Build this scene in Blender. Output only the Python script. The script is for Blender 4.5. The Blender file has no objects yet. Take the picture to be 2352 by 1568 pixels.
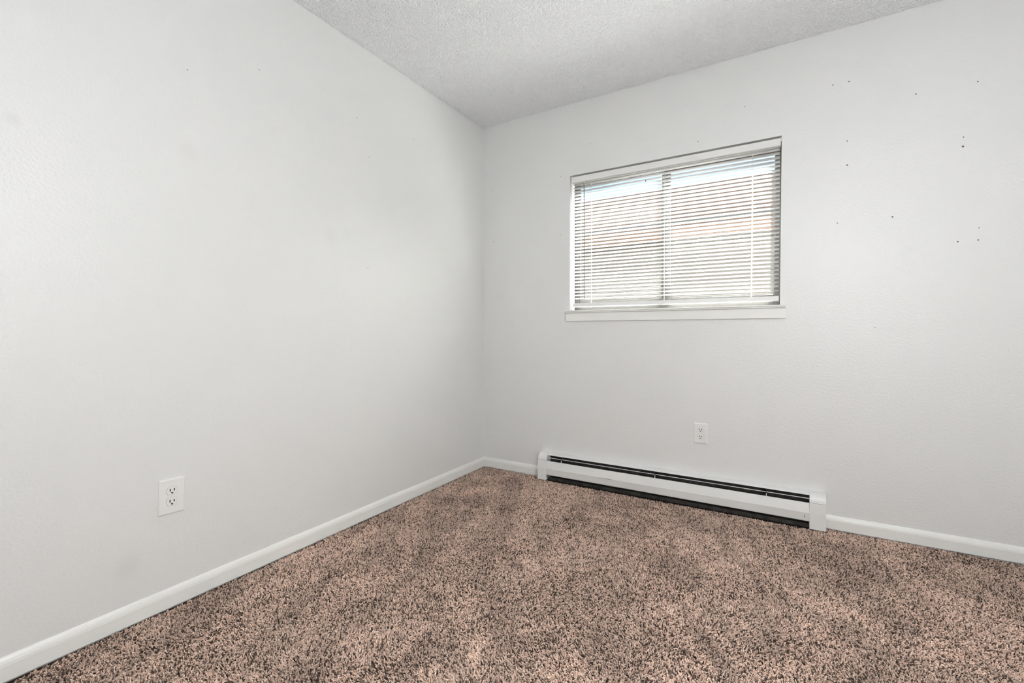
import bpy, bmesh, math, random
from mathutils import Vector, Matrix

random.seed(7)
scene = bpy.context.scene
COL = scene.collection

# ------------------------------------------------------------------ camera
CAM = Vector((1.8743, -2.7349, 0.9770))
YAW, PITCH, ROLL, FPX = -0.539148, -0.021604, -0.001608, 1046.48
fwd = Vector((math.sin(YAW) * math.cos(PITCH), math.cos(YAW) * math.cos(PITCH), math.sin(PITCH)))
rgt = Vector((math.cos(YAW), -math.sin(YAW), 0.0))
upv = rgt.cross(fwd)
r2 = rgt * math.cos(ROLL) + upv * math.sin(ROLL)
u2 = -rgt * math.sin(ROLL) + upv * math.cos(ROLL)
cd = bpy.data.cameras.new('camera')
cd.sensor_width = 36.0
cd.lens = FPX / 2352.0 * 36.0
cd.clip_start, cd.clip_end = 0.02, 200
cam = bpy.data.objects.new('camera', cd)
M = Matrix.Identity(4)
for i in range(3):
    M[i][0], M[i][1], M[i][2], M[i][3] = r2[i], u2[i], -fwd[i], CAM[i]
cam.matrix_world = M
COL.objects.link(cam)
scene.camera = cam

# ------------------------------------------------------------------ world, sun, exposure
world = bpy.data.worlds.new('world')
scene.world = world
world.use_nodes = True
wn, wl = world.node_tree.nodes, world.node_tree.links
bg = wn['Background']
sky = wn.new('ShaderNodeTexSky')
sky.sky_type = 'NISHITA'
sky.sun_disc = False
sky.sun_elevation = math.radians(52)
sky.sun_rotation = math.radians(11)
sky.air_density, sky.dust_density, sky.ozone_density = 1.0, 1.0, 1.0
wl.new(sky.outputs[0], bg.inputs[0])
SKY = 0.21
bg.inputs[1].default_value = SKY

sd = bpy.data.lights.new('sun', 'SUN')
sd.energy = 100.0
sd.angle = math.radians(0.6)
sd.color = (1.0, 0.975, 0.94)
sun = bpy.data.objects.new('sun', sd)
sun.rotation_euler = Vector((-0.12, -0.62, -0.775)).to_track_quat('-Z', 'Y').to_euler()
COL.objects.link(sun)
FILL_LANTERN_EMIT = 13.6
FILL_FLOOR_EMIT = 11.6

vs = scene.view_settings
vs.view_transform = 'Standard'
vs.look = 'None'
vs.exposure = 0.05
vs.gamma = 1.0
vs.use_curve_mapping = False
scene.cycles.diffuse_bounces = 6
scene.cycles.max_bounces = 10
scene.cycles.transparent_max_bounces = 16

# ------------------------------------------------------------------ helpers
def obj(name, bm, mat=None, parent=None, loc=None, smooth=False):
    me = bpy.data.meshes.new(name)
    bmesh.ops.recalc_face_normals(bm, faces=bm.faces[:])
    bm.to_mesh(me)
    bm.free()
    if smooth:
        for p in me.polygons:
            p.use_smooth = True
    if mat:
        me.materials.append(mat)
    o = bpy.data.objects.new(name, me)
    COL.objects.link(o)
    if parent:
        o.parent = parent
    if loc:
        o.location = loc
    return o

def empty(name, loc=(0, 0, 0), rot=(0, 0, 0)):
    o = bpy.data.objects.new(name, None)
    o.location = loc
    o.rotation_euler = rot
    o.empty_display_size = 0.05
    COL.objects.link(o)
    return o

def tag(o, label=None, cat=None, group=None, kind=None):
    if label: o['label'] = label
    if cat: o['category'] = cat
    if group: o['group'] = group
    if kind: o['kind'] = kind
    return o

def dup(o, parent=None, loc=None):
    c = o.copy()
    COL.objects.link(c)
    c.parent = parent
    if loc is not None:
        c.location = loc
    return c

def box(bm, x0, x1, y0, y1, z0, z1, bev=0.0, seg=2):
    r = bmesh.ops.create_cube(bm, size=1.0)
    vs_ = r['verts']
    for v in vs_:
        v.co = Vector(((x0 + x1) / 2 + v.co.x * (x1 - x0), (y0 + y1) / 2 + v.co.y * (y1 - y0), (z0 + z1) / 2 + v.co.z * (z1 - z0)))
    if bev > 0:
        es = list({e for v in vs_ for e in v.link_edges})
        bmesh.ops.bevel(bm, geom=es, offset=bev, segments=seg, affect='EDGES', profile=0.5)
    return bm

def boxbm(*a, **k):
    return box(bmesh.new(), *a, **k)

def prism(bm, prof, axis, a, b):
    """extrude closed profile (list of 2-tuples) from a to b along axis; x: prof=(y,z); y: prof=(x,z); z: prof=(x,y)"""
    def P(q, t):
        if axis == 'x': return (t, q[0], q[1])
        if axis == 'y': return (q[0], t, q[1])
        return (q[0], q[1], t)
    A = [bm.verts.new(P(q, a)) for q in prof]
    B = [bm.verts.new(P(q, b)) for q in prof]
    n = len(prof)
    for i in range(n):
        bm.faces.new((A[i], A[(i + 1) % n], B[(i + 1) % n], B[i]))
    bm.faces.new(A[::-1])
    bm.faces.new(B)
    return bm

def tube(bm, p0, p1, r, n=8):
    p0, p1 = Vector(p0), Vector(p1)
    d = (p1 - p0)
    q = d.to_track_quat('Z', 'Y')
    A, B = [], []
    for i in range(n):
        t = 2 * math.pi * i / n
        v = q @ Vector((math.cos(t) * r, math.sin(t) * r, 0))
        A.append(bm.verts.new(p0 + v)); B.append(bm.verts.new(p1 + v))
    for i in range(n):
        bm.faces.new((A[i], A[(i + 1) % n], B[(i + 1) % n], B[i]))
    bm.faces.new(A[::-1]); bm.faces.new(B)
    return bm

# ------------------------------------------------------------------ materials
def mat(name, col, rough=0.5, spec=0.5, metal=0.0):
    m = bpy.data.materials.new(name)
    m.use_nodes = True
    b = m.node_tree.nodes['Principled BSDF']
    b.inputs['Base Color'].default_value = (*col, 1)
    b.inputs['Roughness'].default_value = rough
    b.inputs['Specular IOR Level'].default_value = spec
    b.inputs['Metallic'].default_value = metal
    return m

def nt(m):
    return m.node_tree.nodes, m.node_tree.links, m.node_tree.nodes['Principled BSDF']

def add_noise_color(m, c0, c1, scale, detail=3.0, lo=0.35, hi=0.65, vec=None):
    n, l, b = nt(m)
    tc = n.new('ShaderNodeTexCoord')
    mp = n.new('ShaderNodeMapping')
    if vec: mp.inputs['Scale'].default_value = vec
    l.new(tc.outputs['Object'], mp.inputs[0])
    t = n.new('ShaderNodeTexNoise')
    t.inputs['Scale'].default_value = scale
    t.inputs['Detail'].default_value = detail
    l.new(mp.outputs[0], t.inputs['Vector'])
    r = n.new('ShaderNodeValToRGB')
    r.color_ramp.elements[0].position = lo
    r.color_ramp.elements[1].position = hi
    r.color_ramp.elements[0].color = (*c0, 1)
    r.color_ramp.elements[1].color = (*c1, 1)
    l.new(t.outputs['Fac'], r.inputs[0])
    l.new(r.outputs[0], b.inputs['Base Color'])
    return r

def add_bump(m, scale, strength, dist, detail=2.0, rough=0.5):
    n, l, b = nt(m)
    tc = n.new('ShaderNodeTexCoord')
    t = n.new('ShaderNodeTexNoise')
    t.inputs['Scale'].default_value = scale
    t.inputs['Detail'].default_value = detail
    t.inputs['Roughness'].default_value = rough
    l.new(tc.outputs['Object'], t.inputs['Vector'])
    bp = n.new('ShaderNodeBump')
    bp.inputs['Strength'].default_value = strength
    bp.inputs['Distance'].default_value = dist
    l.new(t.outputs['Fac'], bp.inputs['Height'])
    l.new(bp.outputs[0], b.inputs['Normal'])

WALL = (0.775, 0.775, 0.765)
def wall_mat(name, smudges=()):
    m = mat(name, WALL, 0.40, 0.7)
    n, l, b = nt(m)
    add_bump(m, 105.0, 0.62, 0.0020, 2.0, 0.5)
    tc = n.new('ShaderNodeTexCoord')
    t = n.new('ShaderNodeTexNoise')
    t.inputs['Scale'].default_value = 2.2
    t.inputs['Detail'].default_value = 4
    l.new(tc.outputs['Object'], t.inputs['Vector'])
    r = n.new('ShaderNodeValToRGB')
    r.color_ramp.elements[0].position = 0.3
    r.color_ramp.elements[1].position = 0.7
    r.color_ramp.elements[0].color = (WALL[0] * 0.985, WALL[1] * 0.99, WALL[2] * 0.99, 1)
    r.color_ramp.elements[1].color = (*WALL, 1)
    l.new(t.outputs['Fac'], r.inputs[0])
    out = r.outputs[0]
    for (p, rad, amt) in smudges:               # hand smudges with a shape of their own
        d = n.new('ShaderNodeVectorMath'); d.operation = 'DISTANCE'
        d.inputs[1].default_value = p
        l.new(tc.outputs['Object'], d.inputs[0])
        mr = n.new('ShaderNodeMapRange'); mr.interpolation_type = 'SMOOTHSTEP'
        mr.inputs['From Min'].default_value = rad
        mr.inputs['From Max'].default_value = 0.0
        mr.inputs['To Min'].default_value = 0.0
        mr.inputs['To Max'].default_value = amt
        l.new(d.outputs['Value'], mr.inputs['Value'])
        mx = n.new('ShaderNodeMix'); mx.data_type = 'RGBA'
        l.new(mr.outputs[0], mx.inputs[0])
        l.new(out, mx.inputs[6])
        mx.inputs[7].default_value = (0.42, 0.42, 0.41, 1)
        out = mx.outputs[2]
    l.new(out, b.inputs['Base Color'])
    return m

M_wall = wall_mat('wall_paint')
M_wall_left = wall_mat('wall_paint_left', [((0, -1.905, 1.639), 0.055, 0.10), ((0, -2.107, 0.194), 0.06, 0.13),
    ((0, -2.343, 1.577), 0.03, 0.14), ((0, -1.295, 1.431), 0.06, 0.08), ((0, -1.2, 1.47), 0.04, 0.06)])
M_trim = mat('trim_paint', (0.83, 0.83, 0.805), 0.32, 0.5)
add_bump(M_trim, 60, 0.12, 0.001)
M_ceil = mat('ceiling_paint', (0.905, 0.92, 0.925), 0.85, 0.2)
add_bump(M_ceil, 150, 0.9, 0.005, 3.0, 0.6)
M_backing = mat('carpet_backing', (0.05, 0.036, 0.028), 0.95, 0.1)
add_noise_color(M_backing, (0.035, 0.024, 0.018), (0.07, 0.05, 0.04), 400)
M_frame = mat('window_aluminium', (0.075, 0.073, 0.070), 0.45, 0.4, 0.0)
M_slat = mat('slat_enamel', (0.86, 0.86, 0.85), 0.4)
add_noise_color(M_slat, (0.88, 0.88, 0.87), (0.92, 0.92, 0.915), 9)
_n, _l, _b = nt(M_slat)                    # thin vinyl lets daylight glow through
_t = _n.new('ShaderNodeBsdfTranslucent'); _t.inputs[0].default_value = (0.92, 0.92, 0.91, 1)
_m = _n.new('ShaderNodeMixShader'); _m.inputs[0].default_value = 0.42
_l.new(_b.outputs[0], _m.inputs[1]); _l.new(_t.outputs[0], _m.inputs[2])
_l.new(_m.outputs[0], _n['Material Output'].inputs[0])
M_rail = mat('rail_enamel', (0.80, 0.80, 0.785), 0.4)
M_cord = mat('cord', (0.75, 0.75, 0.73), 0.7)
M_wand = mat('wand_plastic', (0.16, 0.16, 0.15), 0.25)
M_plate = mat('outlet_plastic', (0.82, 0.82, 0.80), 0.28)
M_slot = mat('slot_dark', (0.008, 0.008, 0.008), 0.6)
M_heater = mat('heater_enamel', (0.80, 0.80, 0.78), 0.35)
add_noise_color(M_heater, (0.77, 0.77, 0.75), (0.81, 0.81, 0.79), 7)
M_hdark = mat('heater_inside', (0.022, 0.021, 0.019), 0.6)
add_noise_color(M_hdark, (0.015, 0.014, 0.012), (0.05, 0.045, 0.038), 30)
M_fin = mat('heater_fin', (0.10, 0.10, 0.095), 0.5, 0.5, 0.6)
M_speck = mat('speck_dark', (0.03, 0.028, 0.025), 0.8)
M_gap = mat('gap_grey', (0.32, 0.32, 0.31), 0.7)
M_scuff = mat('scuff_dark', (0.12, 0.11, 0.10), 0.7)

M_glass = bpy.data.materials.new('window_glass')
M_glass.use_nodes = True
gn, gl = M_glass.node_tree.nodes, M_glass.node_tree.links
gn.remove(gn['Principled BSDF'])
gt = gn.new('ShaderNodeBsdfTransparent'); gt.inputs[0].default_value = (0.97, 0.985, 0.98, 1)
gg = gn.new('ShaderNodeBsdfGlossy'); gg.inputs['Roughness'].default_value = 0.0
fr = gn.new('ShaderNodeFresnel')
ge = gn.new('ShaderNodeNewGeometry')         # same reflectance on both faces of the thin pane
mi = gn.new('ShaderNodeMath'); mi.operation = 'MULTIPLY_ADD'
mi.inputs[1].default_value = 1 / 1.45 - 1.45; mi.inputs[2].default_value = 1.45
gl.new(ge.outputs['Backfacing'], mi.inputs[0]); gl.new(mi.outputs[0], fr.inputs[0])
mxs = gn.new('ShaderNodeMixShader')
gl.new(fr.outputs[0], mxs.inputs[0]); gl.new(gt.outputs[0], mxs.inputs[1]); gl.new(gg.outputs[0], mxs.inputs[2])
gl.new(mxs.outputs[0], gn['Material Output'].inputs[0])

# ------------------------------------------------------------------ room shell
RX, RY, H = 3.10, -3.40, 2.44          # right wall, rear wall, ceiling
WX0, WX1, WZ0, WZ1 = 0.675, 1.852, 1.100, 1.980
T = 0.13                               # wall thickness
ZB = -0.010                            # carpet backing level

o = obj('floor', boxbm(-T, RX + T, RY - T, T, -0.15, ZB), M_backing); tag(o, kind='structure')
o = obj('ceiling', boxbm(-T, RX + T, RY - T, T, H, H + 0.15), M_ceil); tag(o, kind='structure'); ceiling = o
wall_left = tag(obj('wall_left', boxbm(-T, 0, RY - T, T, -0.15, H), M_wall_left), kind='structure')
bm = bmesh.new()
# back wall: face grid with the window hole, then returns and the outside face
xs = [0.0, WX0, WX1, RX + T]; zs = [-0.15, WZ0, WZ1, H]
def gridface(y):
    V = [[bm.verts.new((x, y, z)) for z in zs] for x in xs]
    for i in range(3):
        for j in range(3):
            if (i, j) != (1, 1):
                bm.faces.new((V[i][j], V[i + 1][j], V[i + 1][j + 1], V[i][j + 1]))
    return V
A = gridface(0.0); B = gridface(T)
ring = [(1, 1), (2, 1), (2, 2), (1, 2)]
for k in range(4):
    a, b = ring[k], ring[(k + 1) % 4]
    bm.faces.new((A[a[0]][a[1]], A[b[0]][b[1]], B[b[0]][b[1]], B[a[0]][a[1]]))
per = [(0, 0), (1, 0), (2, 0), (3, 0), (3, 1), (3, 2), (3, 3), (2, 3), (1, 3), (0, 3), (0, 2), (0, 1)]
for k in range(12):
    a, b = per[k], per[(k + 1) % 12]
    bm.faces.new((A[a[0]][a[1]], A[b[0]][b[1]], B[b[0]][b[1]], B[a[0]][a[1]]))
wall_back = tag(obj('wall_back', bm, M_wall), kind='structure')
tag(obj('wall_right', boxbm(RX, RX + T, RY - T, 0, -0.15, H), M_wall), kind='structure')
tag(obj('wall_rear', boxbm(0, RX, RY - T, RY, -0.15, H), M_wall), kind='structure')

# baseboards: flat face with a long eased top
HX0, HX1 = 0.478, 2.056                # heater ends
BP = [(0, 0.0), (-0.012, 0.0), (-0.012, 0.042), (-0.0105, 0.050), (-0.0075, 0.058), (-0.0035, 0.0645), (0, 0.0665)]
def bb_x(name, x0, x1):
    return tag(obj(name, prism(bmesh.new(), BP, 'x', x0, x1), M_trim), kind='structure')
bb_x('baseboard_back', 0.0, HX0 - 0.001)
bb_x('baseboard_back', HX1 + 0.001, RX)
tag(obj('baseboard_left', prism(bmesh.new(), [(-y, z) for y, z in BP], 'y', RY, 0.0), M_trim), kind='structure')
tag(obj('baseboard_right', prism(bmesh.new(), [(RX + y, z) for y, z in BP], 'y', RY, 0.0), M_trim), kind='structure')
tag(obj('baseboard_rear', prism(bmesh.new(), [(RY - y, z) for y, z in BP], 'x', 0, RX), M_trim), kind='structure')

# nail holes left in the walls
def hole_mesh(r):
    bm_ = bmesh.new()
    bmesh.ops.create_uvsphere(bm_, u_segments=8, v_segments=5, radius=r)
    bmesh.ops.scale(bm_, vec=(1, 0.25, 1), verts=bm_.verts)
    return bm_
nails = [(0.077, 1.983, 1), (0.087, 1.618, 1), (0.611, 1.989, 1), (0.611, 1.61, 1), (0.812, 2.157, 1), (1.449, 2.035, 1), (1.68, 2.169, 1),
         (2.065, 2.177, 1.1), (2.128, 2.176, 1.2), (2.375, 2.051, 1.2), (2.578, 2.05, 1.1), (2.125, 1.893, 1.1), (2.126, 1.778, 1.5),
         (2.536, 1.822, 1.1), (2.535, 1.782, 1.8), (2.299, 1.507, 1.5), (2.09, 1.504, 1), (2.524, 1.369, 1.2), (2.589, 1.37, 1.2), (2.591, 1.422, 0.9), (2.242, 0.994, 0.8)]
h0 = obj('nail_hole', hole_mesh(0.0024), M_scuff, wall_back, (nails[0][0], 0, nails[0][1]))
for x, z, s in nails[1:]:
    h = dup(h0, wall_back, (x, 0, z)); h.scale = (s, 1, s)
for y, z, s in [(-1.132, 2.065, 1), (-0.72, 2.102, .8), (-1.054, 1.892, .9), (-1.069, 1.312, .9), (-1.634, 2.06, .8), (-1.9, 1.931, .8)]:
    h = dup(h0, wall_left, (0, y, z)); h.rotation_euler = (0, 0, math.pi / 2); h.scale = (s, 1, s)

# ------------------------------------------------------------------ window
win = empty('window_1', (0, 0, 0)); tag(win, kind='structure')
FY0, FY1 = 0.078, 0.128                # frame depth
bm = bmesh.new()
fw = 0.028
box(bm, WX0, WX0 + fw, FY0, FY1, WZ0, WZ1, 0.002)
box(bm, WX1 - fw, WX1, FY0, FY1, WZ0, WZ1, 0.002)
box(bm, WX0 + fw, WX1 - fw, FY0, FY1, WZ1 - 0.022, WZ1, 0.002)
box(bm, WX0 + fw, WX1 - fw, FY0, FY1, WZ0, WZ0 + 0.050, 0.002)
obj('window_frame', bm, M_frame, win)
def sash(name, x0, x1, y0, y1):
    bm_ = bmesh.new(); s = 0.030
    z0, z1 = WZ0 + 0.046, WZ1 - 0.018
    box(bm_, x0, x0 + s, y0, y1, z0, z1, 0.002)
    box(bm_, x1 - s, x1, y0, y1, z0, z1, 0.002)
    box(bm_, x0 + s, x1 - s, y0, y1, z0, z0 + s, 0.002)
    box(bm_, x0 + s, x1 - s, y0, y1, z1 - s, z1, 0.002)
    so = obj(name, bm_, M_frame, win)
    ym = (y0 + y1) / 2
    obj('pane', boxbm(x0 + s - .004, x1 - s + .004, ym - .002, ym + .002, z0 + s - .004, z1 - s + .004), M_glass, so)
    return so
sash('sliding_sash', WX0 + 0.010, 1.285, 0.084, 0.102)
sash('fixed_sash', 1.232, WX1 - 0.001, 0.105, 0.123)

sill = empty('trim_1'); tag(sill, kind='structure')
SP = [(0.078, 1.100), (0.078, 1.1135), (-0.018, 1.1135), (-0.0225, 1.112), (-0.025, 1.1085), (-0.0235, 1.1055), (-0.020, 1.1035), (-0.0215, 1.101), (-0.0205, 1.0985), (-0.017, 1.0965), (0.0, 1.0965), (0.0, 1.100)]
obj('window_stool', prism(bmesh.new(), SP, 'x', 0.6755, 1.8515), M_trim, sill)
NP = [q for q in SP if q[0] <= 0.0] + [(0.0, 1.1135)]
NP = [(0.0, 1.1135)] + SP[2:10] + [(0.0, 1.0965)]
obj('stool_horn', prism(bmesh.new(), NP, 'x', 0.646, 0.6755), M_trim, sill)
obj('stool_horn', prism(bmesh.new(), NP, 'x', 1.8515, 1.876), M_trim, sill)
obj('apron', boxbm(0.651, 1.878, -0.012, 0.0, 1.044, 1.0965, 0.0015), M_trim, sill)

# ------------------------------------------------------------------ mini blind
blind = empty('window_blind', ((WX0 + WX1) / 2, 0.035, WZ1))
tag(blind, 'white metal mini blind with open slats hanging inside the window', 'blind')
BL, BR = 0.694, 1.8455
def bpart(name, bm_, m, parent=blind, smooth=False):
    bm_.transform(Matrix.Translation(-Vector(blind.location)))
    return obj(name, bm_, m, parent, smooth=smooth)
bm = bmesh.new()
HP = [(0.010, 1.972), (0.010, 1.937), (0.013, 1.934), (0.037, 1.934), (0.040, 1.937), (0.040, 1.972), (0.037, 1.972), (0.037, 1.938), (0.013, 1.938), (0.013, 1.972)]
prism(bm, HP, 'x', 0.684, 1.8465)
bpart('headrail', bm, M_rail)
for x0, x1 in ((0.6825, 0.6845), (1.846, 1.848)):
    bpart('end_bracket', boxbm(x0, x1, 0.009, 0.041, 1.932, 1.976), M_rail)
# slats: shallow crowned strips, room edge tipped up
PITCHZ = 0.0215
ZT, ZBm = 1.921, 1.172
NS = int((ZT - ZBm) / PITCHZ) + 1
def slat_mesh():
    bm_ = bmesh.new()
    w, crown, n = 0.025, 0.0022, 6
    L2 = (BR - BL) / 2
    rows = []
    for t in (0.0, 0.0004):
        for i in range(n + 1):
            u = -1 + 2 * i / n
            rows.append((u * w / 2, crown * (1 - u * u) + t))
    nx = n + 1
    X = (-L2, L2)
    V = [[bm_.verts.new((x, y, z)) for (y, z) in rows] for x in X]
    for i in range(n):
        bm_.faces.new((V[0][i], V[0][i + 1], V[1][i + 1], V[1][i]))
        bm_.faces.new((V[0][nx + i], V[1][nx + i], V[1][nx + i + 1], V[0][nx + i + 1]))
        for q in (0, 1):
            bm_.faces.new((V[q][i], V[q][i + 1], V[q][nx + i + 1], V[q][nx + i]))
    bm_.faces.new((V[0][0], V[0][nx], V[1][nx], V[1][0]))
    bm_.faces.new((V[0][n], V[1][n], V[1][nx + n], V[0][nx + n]))
    return bm_
SL = Vector(((BL + BR) / 2, 0.026, 0)) - Vector((blind.location.x, blind.location.y, blind.location.z))
s0 = obj('slat', slat_mesh(), M_slat, blind, smooth=True)
TILT = math.radians(-13)
for i in range(NS):
    s = s0 if i == 0 else dup(s0, blind)
    z = ZT - i * PITCHZ
    s.location = (SL.x + random.uniform(-.0006, .0006), SL.y, SL.z + z)
    s.rotation_euler = (TILT + math.radians(random.uniform(-2.5, 2.5)), random.uniform(-.0007, .0007), 0)
bm = bmesh.new()
RP = [(0.013, 1.150), (0.014, 1.1385), (0.018, 1.134), (0.034, 1.134), (0.038, 1.1385), (0.039, 1.150), (0.037, 1.160), (0.015, 1.160)]
prism(bm, RP, 'x', BL - 0.001, BR + 0.001)
br = bpart('bottom_rail', bm, M_rail)
for xc in (0.809, 1.262, 1.718):
    for yy in (0.0125, 0.0395):
        bm = bmesh.new(); tube(bm, (xc, yy, 1.936), (xc, yy, 1.155), 0.0007, 5)
        bpart('ladder_cord', bm, M_cord)
    bm = bmesh.new(); tube(bm, (xc + .004, 0.026, 1.936), (xc + .004, 0.026, 1.155), 0.0008, 5)
    bpart('lift_cord', bm, M_cord)
    bm = bmesh.new(); tube(bm, (xc, 0.026, 1.1325), (xc, 0.026, 1.135), 0.006, 10)
    bpart('rail_button', bm, M_cord, br)
wand = bpart('tilt_wand', tube(bmesh.new(), (0.771, 0.004, 1.918), (0.773, 0.005, 1.182), 0.0028, 6), M_wand)
bpart('wand_hook', tube(bmesh.new(), (0.771, 0.010, 1.935), (0.771, 0.004, 1.915), 0.0018, 6), M_rail, wand)
bm = bmesh.new(); bmesh.ops.create_uvsphere(bm, u_segments=8, v_segments=6, radius=0.004)
bmesh.ops.scale(bm, vec=(0.8, 0.7, 1.1), verts=bm.verts)
bmesh.ops.translate(bm, vec=(1.157, 0.014, 1.871), verts=bm.verts)
bpart('dark_speck', bm, M_speck)

# ------------------------------------------------------------------ baseboard heater
heater = empty('baseboard_heater', ((HX0 + HX1) / 2, 0, 0))
tag(heater, 'long low white metal baseboard heater on the floor under the window', 'heater')
hx = heater.location.x
def hpart(name, bm_, m, parent=heater, smooth=False):
    bm_.transform(Matrix.Translation((-hx, 0, 0)))
    return obj(name, bm_, m, parent, smooth=smooth)
def sheet(pts, th):
    """closed profile of a sheet of thickness th following pts (y,z)"""
    off = []
    for i, p in enumerate(pts):
        a = Vector(pts[max(i - 1, 0)]); b = Vector(pts[min(i + 1, len(pts) - 1)])
        d = (b - a).normalized(); nrm = Vector((-d.y, d.x))
        off.append(tuple(Vector(p) + nrm * th))
    return list(pts) + off[::-1]
C0, C1 = HX0 + 0.062, HX1 - 0.068      # inner edges of the end caps
hpart('back_panel', boxbm(C0 - .01, C1 + .01, -0.004, -0.0005, 0.004, 0.160), M_hdark)
hood = [(-0.0005, 0.1705), (-0.018, 0.1700), (-0.034, 0.1665), (-0.0415, 0.1630), (-0.0425, 0.1610)]
hpart('hood', prism(bmesh.new(), sheet(hood, -0.0012), 'x', C0 - .01, C1 + .01), M_heater)
hpart('damper', prism(bmesh.new(), sheet([(-0.040, 0.1430), (-0.050, 0.1480), (-0.0535, 0.1485), (-0.0545, 0.1465)], 0.0012), 'x', C0 - .01, C1 + .01), M_heater)
front = [(-0.050, 0.124), (-0.0590, 0.1275), (-0.0610, 0.1265), (-0.0722, 0.080), (-0.0680, 0.040), (-0.065, 0.0365), (-0.060, 0.0365)]
fp = hpart('front_panel', prism(bmesh.new(), sheet(front, 0.0012), 'x', C0 - .01, C1 + .01), M_heater)
# element: copper pipe in a pack of fins
bm = bmesh.new()
tube(bm, (C0, -0.033, 0.085), (C1, -0.033, 0.085), 0.011, 10)
x = C0 + 0.03
while x < C1 - 0.03:
    box(bm, x, x + 0.0006, -0.058, -0.008, 0.055, 0.118)
    x += 0.0075
el = hpart('fin_element', bm, M_fin); el['kind'] = 'stuff'
hpart('floor_rail', boxbm(C0 - .01, C1 + .01, -0.050, -0.046, 0.000, 0.020), M_hdark)
for bx_ in (0.640, 1.235, 1.80):
    bm = bmesh.new()
    box(bm, bx_, bx_ + 0.003, -0.056, -0.004, 0.120, 0.158)
    hpart('bracket', bm, M_hdark)
    hpart('bracket_clip', boxbm(bx_ - .0005, bx_ + .0035, -0.0575, -0.0555, 0.126, 0.142, 0.0006), M_heater)
cap = [(-0.0005, 0.0), (-0.0005, 0.1730)]
for i in range(9):
    t = i / 8 * math.pi / 2 * 0.92
    cap.append((-0.030 - 0.037 * math.sin(t), 0.1730 - 0.041 * (1 - math.cos(t))))
cap += [(-0.0685, 0.1310), (-0.0735, 0.080), (-0.0755, 0.004), (-0.0705, 0.004), (-0.0705, 0.0)]
cap = [(-0.0005, 0.004), (-0.0005, 0.1730)] + cap[2:-3] + [(-0.0755, 0.004)]
for x0, x1 in ((HX0, C0), (C1, HX1)):
    bm = prism(bmesh.new(), cap, 'x', x0, x1)
    es = [e for e in bm.edges if abs(e.verts[0].co.x - e.verts[1].co.x) < 1e-6]
    bmesh.ops.bevel(bm, geom=es, offset=0.0012, segments=1, affect='EDGES')
    c = hpart('end_cap', bm, M_heater)
    hpart('cap_seam', boxbm(x0 + .001, x1 - .001, -0.0690, -0.060, 0.1318, 0.1327), M_scuff, c)
# scuffs on the front panel
for (x0, x1, z0, z1, y0) in ((0.905, 0.985, 0.0795, 0.0806, -0.0736), (0.952, 0.972, 0.0792, 0.0810, -0.0737), (1.967, 1.9695, 0.056, 0.068, -0.0718)):
    hpart('scuff_mark', boxbm(x0, x1, y0, y0 + 0.0014, z0, z1), M_scuff, fp)

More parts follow.
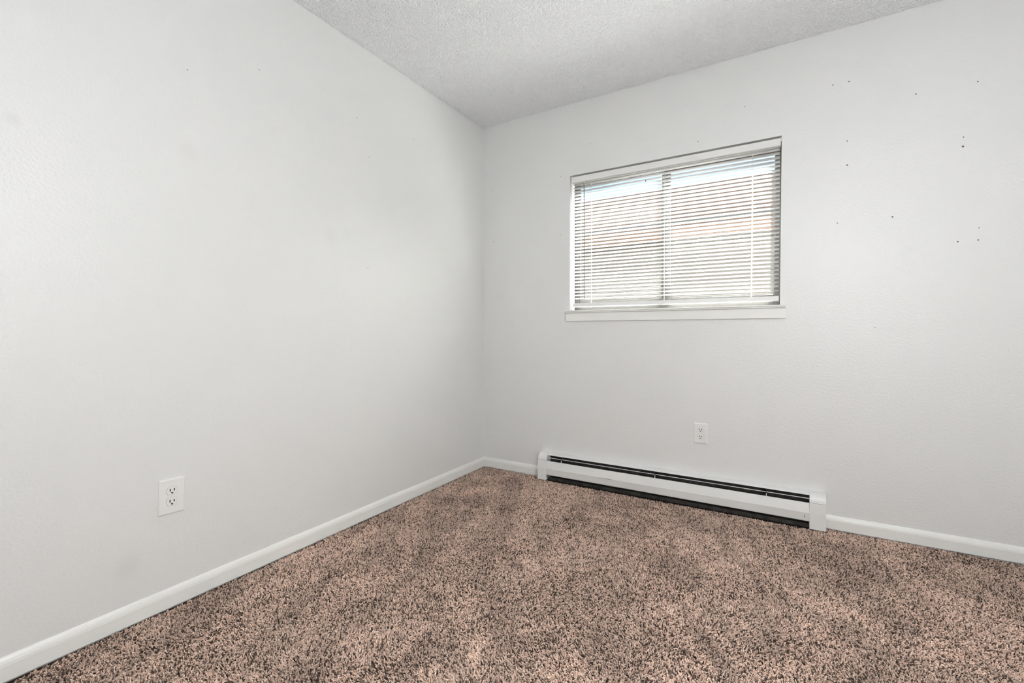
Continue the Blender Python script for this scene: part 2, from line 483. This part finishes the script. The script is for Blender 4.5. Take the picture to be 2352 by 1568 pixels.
# ------------------------------------------------------------------ wall outlets
def slot_bm(w, h):
    return boxbm(-w / 2, w / 2, -0.0003, 0.0006, -h / 2, h / 2)
def make_outlet(name, pw, ph, loc, rotz, tilt, label):
    t = empty(name, loc, (0, tilt, rotz))
    tag(t, label, 'outlet', 'wall outlets')
    # plate faces -Y, sits on the wall plane y=0
    bm_ = bmesh.new()
    P = [(pw / 2, 0.0), (pw / 2, -0.0025), (pw / 2 - 0.0045, -0.0058)]
    rings = []
    for hw, y in ((pw / 2, 0.0), (pw / 2, -0.0028), (pw / 2 - 0.0022, -0.0050), (pw / 2 - 0.0048, -0.0060)):
        dz = ph / 2 - (pw / 2 - hw)
        rings.append([bm_.verts.new((sx * hw, y, sz * dz)) for sx, sz in ((-1, -1), (1, -1), (1, 1), (-1, 1))])
    for a, b in zip(rings, rings[1:]):
        for k in range(4):
            bm_.faces.new((a[k], a[(k + 1) % 4], b[(k + 1) % 4], b[k]))
    bm_.faces.new(rings[-1]); bm_.faces.new(rings[0][::-1])
    obj('cover_plate', bm_, M_plate, t)
    def rec_prof(w, h, n=8):
        # round sides, flat top and bottom
        R = w / 2
        a0 = math.asin((h / 2) / R)
        pts = []
        for sgn in (1, -1):
            for i in range(n + 1):
                a = -a0 + 2 * a0 * i / n
                pts.append((sgn * R * math.cos(a), sgn * R * math.sin(a)))
        return pts
    for zc in (0.0195, -0.0195):
        prof = rec_prof(0.0345, 0.0285)
        gap = bmesh.new()
        prof2 = [(x_ * 1.03, z_ * 1.035) for x_, z_ in prof]
        V = [gap.verts.new((x_, -0.0062, z_ + zc)) for x_, z_ in prof2]
        V2 = [gap.verts.new((x_, -0.0040, z_ + zc)) for x_, z_ in prof2]
        gap.faces.new(V)
        for k in range(len(V)):
            gap.faces.new((V[k], V[(k + 1) % len(V)], V2[(k + 1) % len(V)], V2[k]))
        r_bm = bmesh.new()
        prism(r_bm, [(x_, z_ + zc) for x_, z_ in prof], 'y', -0.0075, -0.003)
        es = [e for e in r_bm.edges if all(abs(v.co.y + 0.0075) < 1e-6 for v in e.verts)]
        bmesh.ops.bevel(r_bm, geom=es, offset=0.0007, segments=1, affect='EDGES')
        rec = obj('receptacle', r_bm, M_plate, t)
        obj('face_gap', gap, M_gap, rec)
        obj('slot', slot_bm(0.0032, 0.0098), M_slot, rec, (-0.0064, -0.0075, zc + 0.0035))
        obj('slot', slot_bm(0.0032, 0.0084), M_slot, rec, (0.0064, -0.0075, zc + 0.0035))
        g = bmesh.new()
        pr = [(0.0031 * math.cos(a), 0.0031 * math.sin(a)) for a in [math.pi + math.pi * i / 8 for i in range(9)]] + [(0.0031, 0.0020), (-0.0031, 0.0020)]
        prism(g, pr, 'y', -0.0003, 0.0006)
        obj('ground_hole', g, M_slot, rec, (0, -0.0075, zc - 0.0068))
    sc_ = bmesh.new()
    tube(sc_, (0, -0.0055, 0), (0, -0.0068, 0), 0.0026, 12)
    obj('screw', sc_, M_plate, t)
    return t
make_outlet('wall_outlet', 0.070, 0.1145, (1.4738, 0.0, 0.4035), 0.0, 0.0, 'small white duplex outlet on the back wall above the heater')
make_outlet('wall_outlet', 0.0805, 0.1245, (0.0, -1.9745, 0.3930), math.pi / 2, math.radians(2.0), 'large white duplex outlet low on the left wall above the long baseboard')

# ------------------------------------------------------------------ added fill lights: invented lantern and floor lamp, both out of view
lamp = empty('fill_lantern', (2.20, -2.25, H))
tag(lamp, 'added fill light out of view, shaped as a large round white paper lantern hanging from the ceiling', 'lamp')
M_glow = bpy.data.materials.new('fill_lantern_glow'); M_glow.use_nodes = True
gb = M_glow.node_tree.nodes['Principled BSDF']
gb.inputs['Base Color'].default_value = (0.9, 0.9, 0.88, 1)
gb.inputs['Emission Color'].default_value = (0.97, 0.985, 1.0, 1)
gb.inputs['Emission Strength'].default_value = FILL_LANTERN_EMIT
obj('lamp_base', tube(bmesh.new(), (0, 0, 0), (0, 0, -0.025), 0.065, 32), M_rail, lamp)
obj('stem', tube(bmesh.new(), (0, 0, -0.02), (0, 0, -0.50), 0.006, 12), M_rail, lamp)
obj('socket_cap', tube(bmesh.new(), (0, 0, -0.485), (0, 0, -0.515), 0.045, 24), M_rail, lamp)
bm = bmesh.new()
bmesh.ops.create_uvsphere(bm, u_segments=32, v_segments=16, radius=0.28)
bmesh.ops.translate(bm, vec=(0, 0, -0.79), verts=bm.verts)
obj('fill_lantern_globe', bm, M_glow, lamp, smooth=True)

flamp = empty('fill_floor_lamp', (2.55, -3.08, ZB))  # second added fill light, unseen, to lift the walls
tag(flamp, 'added fill light out of view, shaped as a slim white floor lamp with a round globe near the rear wall', 'lamp')
M_glow2 = M_glow.copy(); M_glow2.name = 'fill_floor_glow'
M_glow2.node_tree.nodes['Principled BSDF'].inputs['Emission Strength'].default_value = FILL_FLOOR_EMIT
obj('base', tube(bmesh.new(), (0, 0, 0.004), (0, 0, 0.03), 0.13, 32), M_rail, flamp)
obj('pole', tube(bmesh.new(), (0, 0, 0.03), (0, 0, 1.00), 0.011, 12), M_rail, flamp)
obj('socket_cap', tube(bmesh.new(), (0, 0, 0.98), (0, 0, 1.015), 0.045, 24), M_rail, flamp)
bm = bmesh.new()
bmesh.ops.create_uvsphere(bm, u_segments=32, v_segments=16, radius=0.20)
bmesh.ops.translate(bm, vec=(0, 0, 1.20), verts=bm.verts)
obj('fill_floor_globe', bm, M_glow2, flamp, smooth=True)

# ------------------------------------------------------------------ outside: house next door
house = empty('neighbor_house', (0.5, 4.0, -0.5))
tag(house, 'neighboring house with pale lap siding and brown roof seen through the blind', 'house')
M_side = mat('siding_paint', (0.43, 0.41, 0.38), 0.7, 0.2)
add_noise_color(M_side, (0.175, 0.161, 0.142), (0.206, 0.192, 0.169), 1.5, 4, 0.3, 0.7, (0.3, 1, 6))
M_roof = mat('roof_shingle', (0.03, 0.021, 0.017), 1.0, 0.0)
add_noise_color(M_roof, (0.0195, 0.0142, 0.0114), (0.029, 0.0222, 0.018), 14, 4, 0.35, 0.65, (0.5, 3, 3))
M_fascia = mat('fascia_paint', (0.19, 0.130, 0.098), 0.8, 0.1)
M_ground = mat('ground_gravel', (0.30, 0.28, 0.24), 0.95)
add_noise_color(M_ground, (0.20, 0.19, 0.17), (0.26, 0.25, 0.23), 9)
def npart(name, bm_, m, parent=house):
    bm_.transform(Matrix.Translation(-Vector(house.location)))
    return obj(name, bm_, m, parent)
NX0, NX1 = -9.0, 10.0
npart('house_wall', boxbm(NX0, NX1, 4.03, 12.0, -0.5, 2.42), M_side)
z = -0.45; k = 0
s_first = None
while z < 2.36:
    pr = [(4.03, z), (4.0, z), (4.0, z + 0.006), (4.022, z + 0.205), (4.03, z + 0.205)]
    if s_first is None:
        s_first = npart('siding_board', prism(bmesh.new(), pr, 'x', NX0, NX1), M_side)
    else:
        dup(s_first, house, (0, 0, k * 0.2))
    z += 0.2; k += 1
sl = 0.4167
e_y, e_z = 3.62, 2.28
r_y = 8.36; r_z = e_z + sl * (r_y - e_y)
roof = npart('roof', prism(bmesh.new(), [(e_y, e_z), (e_y, e_z + .05), (r_y, r_z + .05), (2 * r_y - e_y, e_z + .05), (2 * r_y - e_y, e_z), (r_y, r_z)], 'x', NX0 - .4, NX1 + .4), M_roof)
npart('fascia', boxbm(NX0 - .4, NX1 + .4, e_y - .02, e_y, e_z - 0.09, e_z + .056), M_fascia)
npart('soffit', boxbm(NX0 - .4, NX1 + .4, e_y, 4.03, e_z - 0.08, e_z - .06), M_side)
tag(obj('ground', boxbm(-40, 40, T + .01, 60, -0.7, -0.5), M_ground), kind='structure')

# ------------------------------------------------------------------ geometry-node textures of real relief
def gn_tree(name):
    g = bpy.data.node_groups.new(name, 'GeometryNodeTree')
    g.interface.new_socket('Geometry', in_out='INPUT', socket_type='NodeSocketGeometry')
    g.interface.new_socket('Geometry', in_out='OUTPUT', socket_type='NodeSocketGeometry')
    return g, g.nodes, g.links, g.nodes.new('NodeGroupInput'), g.nodes.new('NodeGroupOutput')

# carpet: twisted tufts leaning in vacuum strokes
M_carpet = mat('carpet_yarn', (0.4, 0.3, 0.24), 0.9, 0.15)
n, l, b = nt(M_carpet)
at = n.new('ShaderNodeAttribute'); at.attribute_type = 'INSTANCER'; at.attribute_name = 'tone'
rp = n.new('ShaderNodeValToRGB')
cr = rp.color_ramp
cr.elements[0].position = 0.0; cr.elements[0].color = (0.07, 0.045, 0.034, 1)
cr.elements[1].position = 1.0; cr.elements[1].color = (0.90, 0.71, 0.60, 1)
e = cr.elements.new(0.22); e.color = (0.12, 0.08, 0.06, 1)
e = cr.elements.new(0.36); e.color = (0.53, 0.375, 0.300, 1)
e = cr.elements.new(0.7); e.color = (0.71, 0.52, 0.425, 1)
l.new(at.outputs['Fac'], rp.inputs[0])
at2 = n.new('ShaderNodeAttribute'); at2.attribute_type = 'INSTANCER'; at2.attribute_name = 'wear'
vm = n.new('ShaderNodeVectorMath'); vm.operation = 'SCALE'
l.new(rp.outputs[0], vm.inputs[0]); l.new(at2.outputs['Fac'], vm.inputs['Scale'])  # yarn colour scaled by the painted pile-lean shading
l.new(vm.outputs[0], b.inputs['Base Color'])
b.inputs['Sheen Weight'].default_value = 0.15

g, N, L, gi, go = gn_tree('carpet_pile')
def rnd(dt, lo, hi, seed):
    r_ = N.new('FunctionNodeRandomValue'); r_.data_type = dt
    if dt == 'FLOAT_VECTOR':
        r_.inputs[0].default_value = lo; r_.inputs[1].default_value = hi; r_.inputs['Seed'].default_value = seed
        return r_.outputs[0]
    r_.inputs[2].default_value = lo; r_.inputs[3].default_value = hi; r_.inputs['Seed'].default_value = seed
    return r_.outputs[1]
dist = N.new('GeometryNodeDistributePointsOnFaces')
da = N.new('GeometryNodeInputNamedAttribute'); da.data_type = 'FLOAT'; da.inputs['Name'].default_value = 'density'
L.new(da.outputs[0], dist.inputs['Density'])
dist.inputs['Seed'].default_value = 3
L.new(gi.outputs[0], dist.inputs['Mesh'])
pos = N.new('GeometryNodeInputPosition')
mp = N.new('ShaderNodeVectorMath'); mp.operation = 'MULTIPLY'; mp.inputs[1].default_value = (2.3, 1.15, 1)
rot = N.new('ShaderNodeVectorRotate'); rot.inputs['Angle'].default_value = math.radians(35)
L.new(pos.outputs[0], rot.inputs['Vector'])
L.new(rot.outputs[0], mp.inputs[0])
nz = N.new('ShaderNodeTexNoise'); nz.inputs['Scale'].default_value = 1.7; nz.inputs['Detail'].default_value = 3.0; nz.inputs['Distortion'].default_value = 0.8
L.new(mp.outputs[0], nz.inputs['Vector'])
sb = N.new('ShaderNodeVectorMath'); sb.operation = 'SUBTRACT'; sb.inputs[1].default_value = (0.5, 0.5, 0.5)
L.new(nz.outputs['Color'], sb.inputs[0])
sm = N.new('ShaderNodeVectorMath'); sm.operation = 'MULTIPLY'; sm.inputs[1].default_value = (5.5, 5.5, 0)
L.new(sb.outputs[0], sm.inputs[0])
ad = N.new('ShaderNodeVectorMath'); ad.operation = 'ADD'
L.new(sm.outputs[0], ad.inputs[0])
L.new(rnd('FLOAT_VECTOR', (-0.75, -0.75, 0.75), (0.75, 0.75, 1.0), 11), ad.inputs[1])
al = N.new('FunctionNodeAlignRotationToVector'); al.axis = 'Z'
L.new(ad.outputs[0], al.inputs['Vector'])
rr = N.new('FunctionNodeRotateRotation'); rr.rotation_space = 'LOCAL'
L.new(al.outputs[0], rr.inputs[0])
e2r = N.new('FunctionNodeEulerToRotation')
L.new(rnd('FLOAT_VECTOR', (0, 0, 0), (0, 0, 6.283), 12), e2r.inputs[0])
L.new(e2r.outputs[0], rr.inputs[1])
# tone: random per tuft plus a slow drift painted in for vacuum-mark shading
tn = N.new('ShaderNodeMath'); tn.operation = 'MULTIPLY_ADD'
nz2 = N.new('ShaderNodeTexNoise'); nz2.inputs['Scale'].default_value = 2.6; nz2.inputs['Detail'].default_value = 4.0
L.new(mp.outputs[0], nz2.inputs['Vector'])
s5 = N.new('ShaderNodeMath'); s5.operation = 'SUBTRACT'; s5.inputs[1].default_value = 0.5
L.new(nz2.outputs['Fac'], s5.inputs[0])
L.new(s5.outputs[0], tn.inputs[0]); tn.inputs[1].default_value = 0.5
L.new(rnd('FLOAT', 0.05, 0.95, 21), tn.inputs[2])
st = N.new('GeometryNodeStoreNamedAttribute'); st.data_type = 'FLOAT'; st.domain = 'POINT'
st.inputs['Name'].default_value = 'tone'
L.new(dist.outputs['Points'], st.inputs['Geometry'])
L.new(tn.outputs[0], st.inputs['Value'])
# brushed streaks: light and shade of leaning pile painted into the tuft colour
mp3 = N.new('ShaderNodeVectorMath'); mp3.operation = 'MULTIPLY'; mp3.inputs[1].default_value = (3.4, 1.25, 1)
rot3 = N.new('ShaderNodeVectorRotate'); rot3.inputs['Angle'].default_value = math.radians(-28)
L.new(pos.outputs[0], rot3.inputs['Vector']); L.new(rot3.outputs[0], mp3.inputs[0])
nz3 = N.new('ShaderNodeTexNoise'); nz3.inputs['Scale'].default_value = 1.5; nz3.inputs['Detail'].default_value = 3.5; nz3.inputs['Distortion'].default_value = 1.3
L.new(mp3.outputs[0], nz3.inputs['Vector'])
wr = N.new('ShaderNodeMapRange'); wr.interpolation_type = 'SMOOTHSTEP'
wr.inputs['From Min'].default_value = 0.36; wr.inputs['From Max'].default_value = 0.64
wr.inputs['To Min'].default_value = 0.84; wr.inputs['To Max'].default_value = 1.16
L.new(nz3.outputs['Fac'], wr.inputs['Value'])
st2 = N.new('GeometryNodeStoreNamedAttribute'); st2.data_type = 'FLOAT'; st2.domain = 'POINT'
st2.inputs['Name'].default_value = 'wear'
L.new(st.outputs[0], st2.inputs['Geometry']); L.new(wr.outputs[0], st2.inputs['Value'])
qb = N.new('GeometryNodeCurveQuadraticBezier'); qb.inputs['Resolution'].default_value = 3
qb.inputs['Start'].default_value = (0, 0, 0); qb.inputs['Middle'].default_value = (0.0004, 0, 0.0068); qb.inputs['End'].default_value = (0.0042, 0.0007, 0.0098)
cc = N.new('GeometryNodeCurvePrimitiveCircle'); cc.inputs['Resolution'].default_value = 5; cc.inputs['Radius'].default_value = 0.0016
cm = N.new('GeometryNodeCurveToMesh'); cm.inputs['Fill Caps'].default_value = True
L.new(qb.outputs[0], cm.inputs[0]); L.new(cc.outputs[0], cm.inputs[1])
smt = N.new('GeometryNodeSetMaterial'); smt.inputs['Material'].default_value = M_carpet
L.new(cm.outputs[0], smt.inputs[0])
ip = N.new('GeometryNodeInstanceOnPoints')
L.new(st2.outputs[0], ip.inputs['Points'])
L.new(smt.outputs[0], ip.inputs['Instance'])
L.new(rr.outputs[0], ip.inputs['Rotation'])
L.new(rnd('FLOAT', 0.75, 1.15, 31), ip.inputs['Scale'])
L.new(ip.outputs[0], go.inputs[0])

bm = bmesh.new()
cx0, cx1, cy0, cy1 = 0.018, RX - 0.018, RY + 0.018, -0.018
def quad(x0, x1, y0, y1):
    bm.faces.new([bm.verts.new(q) for q in ((x0, y0, 0), (x1, y0, 0), (x1, y1, 0), (x0, y1, 0))])
bm.verts.ensure_lookup_table()
dens = []
def poly(pts, d):
    bm.faces.new([bm.verts.new((x_, y_, 0)) for x_, y_ in pts]); dens.append(d)
poly([(cx0, -2.95), (cx1, -1.45), (cx1, -0.066), (cx0, -0.066)], 62000)
poly([(cx0, cy0), (cx1, cy0), (cx1, -1.45), (cx0, -2.95)], 20000)
poly([(cx0, -0.066), (HX0 - 0.003, -0.066), (HX0 - 0.003, cy1), (cx0, cy1)], 62000)
poly([(HX1 + 0.003, -0.066), (cx1, -0.066), (cx1, cy1), (HX1 + 0.003, cy1)], 62000)
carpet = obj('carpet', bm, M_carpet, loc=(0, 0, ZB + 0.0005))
tag(carpet, 'brown speckled cut pile carpet with vacuum marks covering the floor', 'carpet', kind='stuff')
at_ = carpet.data.attributes.new('density', 'FLOAT', 'FACE')
for f_, d_ in enumerate(dens):
    at_.data[f_].value = d_
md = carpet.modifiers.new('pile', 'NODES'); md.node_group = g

# popcorn ceiling
g, N, L, gi, go = gn_tree('popcorn')
dist = N.new('GeometryNodeDistributePointsOnFaces')
dist.inputs['Density'].default_value = 23000
dist.inputs['Seed'].default_value = 5
L.new(gi.outputs[0], dist.inputs['Mesh'])
ico = N.new('GeometryNodeMeshIcoSphere'); ico.inputs['Radius'].default_value = 0.0046; ico.inputs['Subdivisions'].default_value = 2
ssm = N.new('GeometryNodeSetShadeSmooth'); L.new(ico.outputs[0], ssm.inputs[0])
smt = N.new('GeometryNodeSetMaterial'); smt.inputs['Material'].default_value = M_ceil
L.new(ssm.outputs[0], smt.inputs[0])
ip = N.new('GeometryNodeInstanceOnPoints')
L.new(dist.outputs['Points'], ip.inputs['Points'])
L.new(smt.outputs[0], ip.inputs['Instance'])
L.new(rnd('FLOAT_VECTOR', (0.45, 0.45, 0.4), (1.4, 1.4, 0.95), 41), ip.inputs['Scale'])
e2r = N.new('FunctionNodeEulerToRotation')
L.new(rnd('FLOAT_VECTOR', (-.2, -.2, 0), (.2, .2, 6.283), 42), e2r.inputs[0])
L.new(e2r.outputs[0], ip.inputs['Rotation'])
L.new(ip.outputs[0], go.inputs[0])
bm = bmesh.new()
quad(0.003, RX - .003, RY + .003, -0.003)
pc = obj('popcorn_texture', bm, M_ceil, ceiling, (0, 0, H - 0.0005))
pc['kind'] = 'stuff'
md = pc.modifiers.new('popcorn', 'NODES'); md.node_group = g
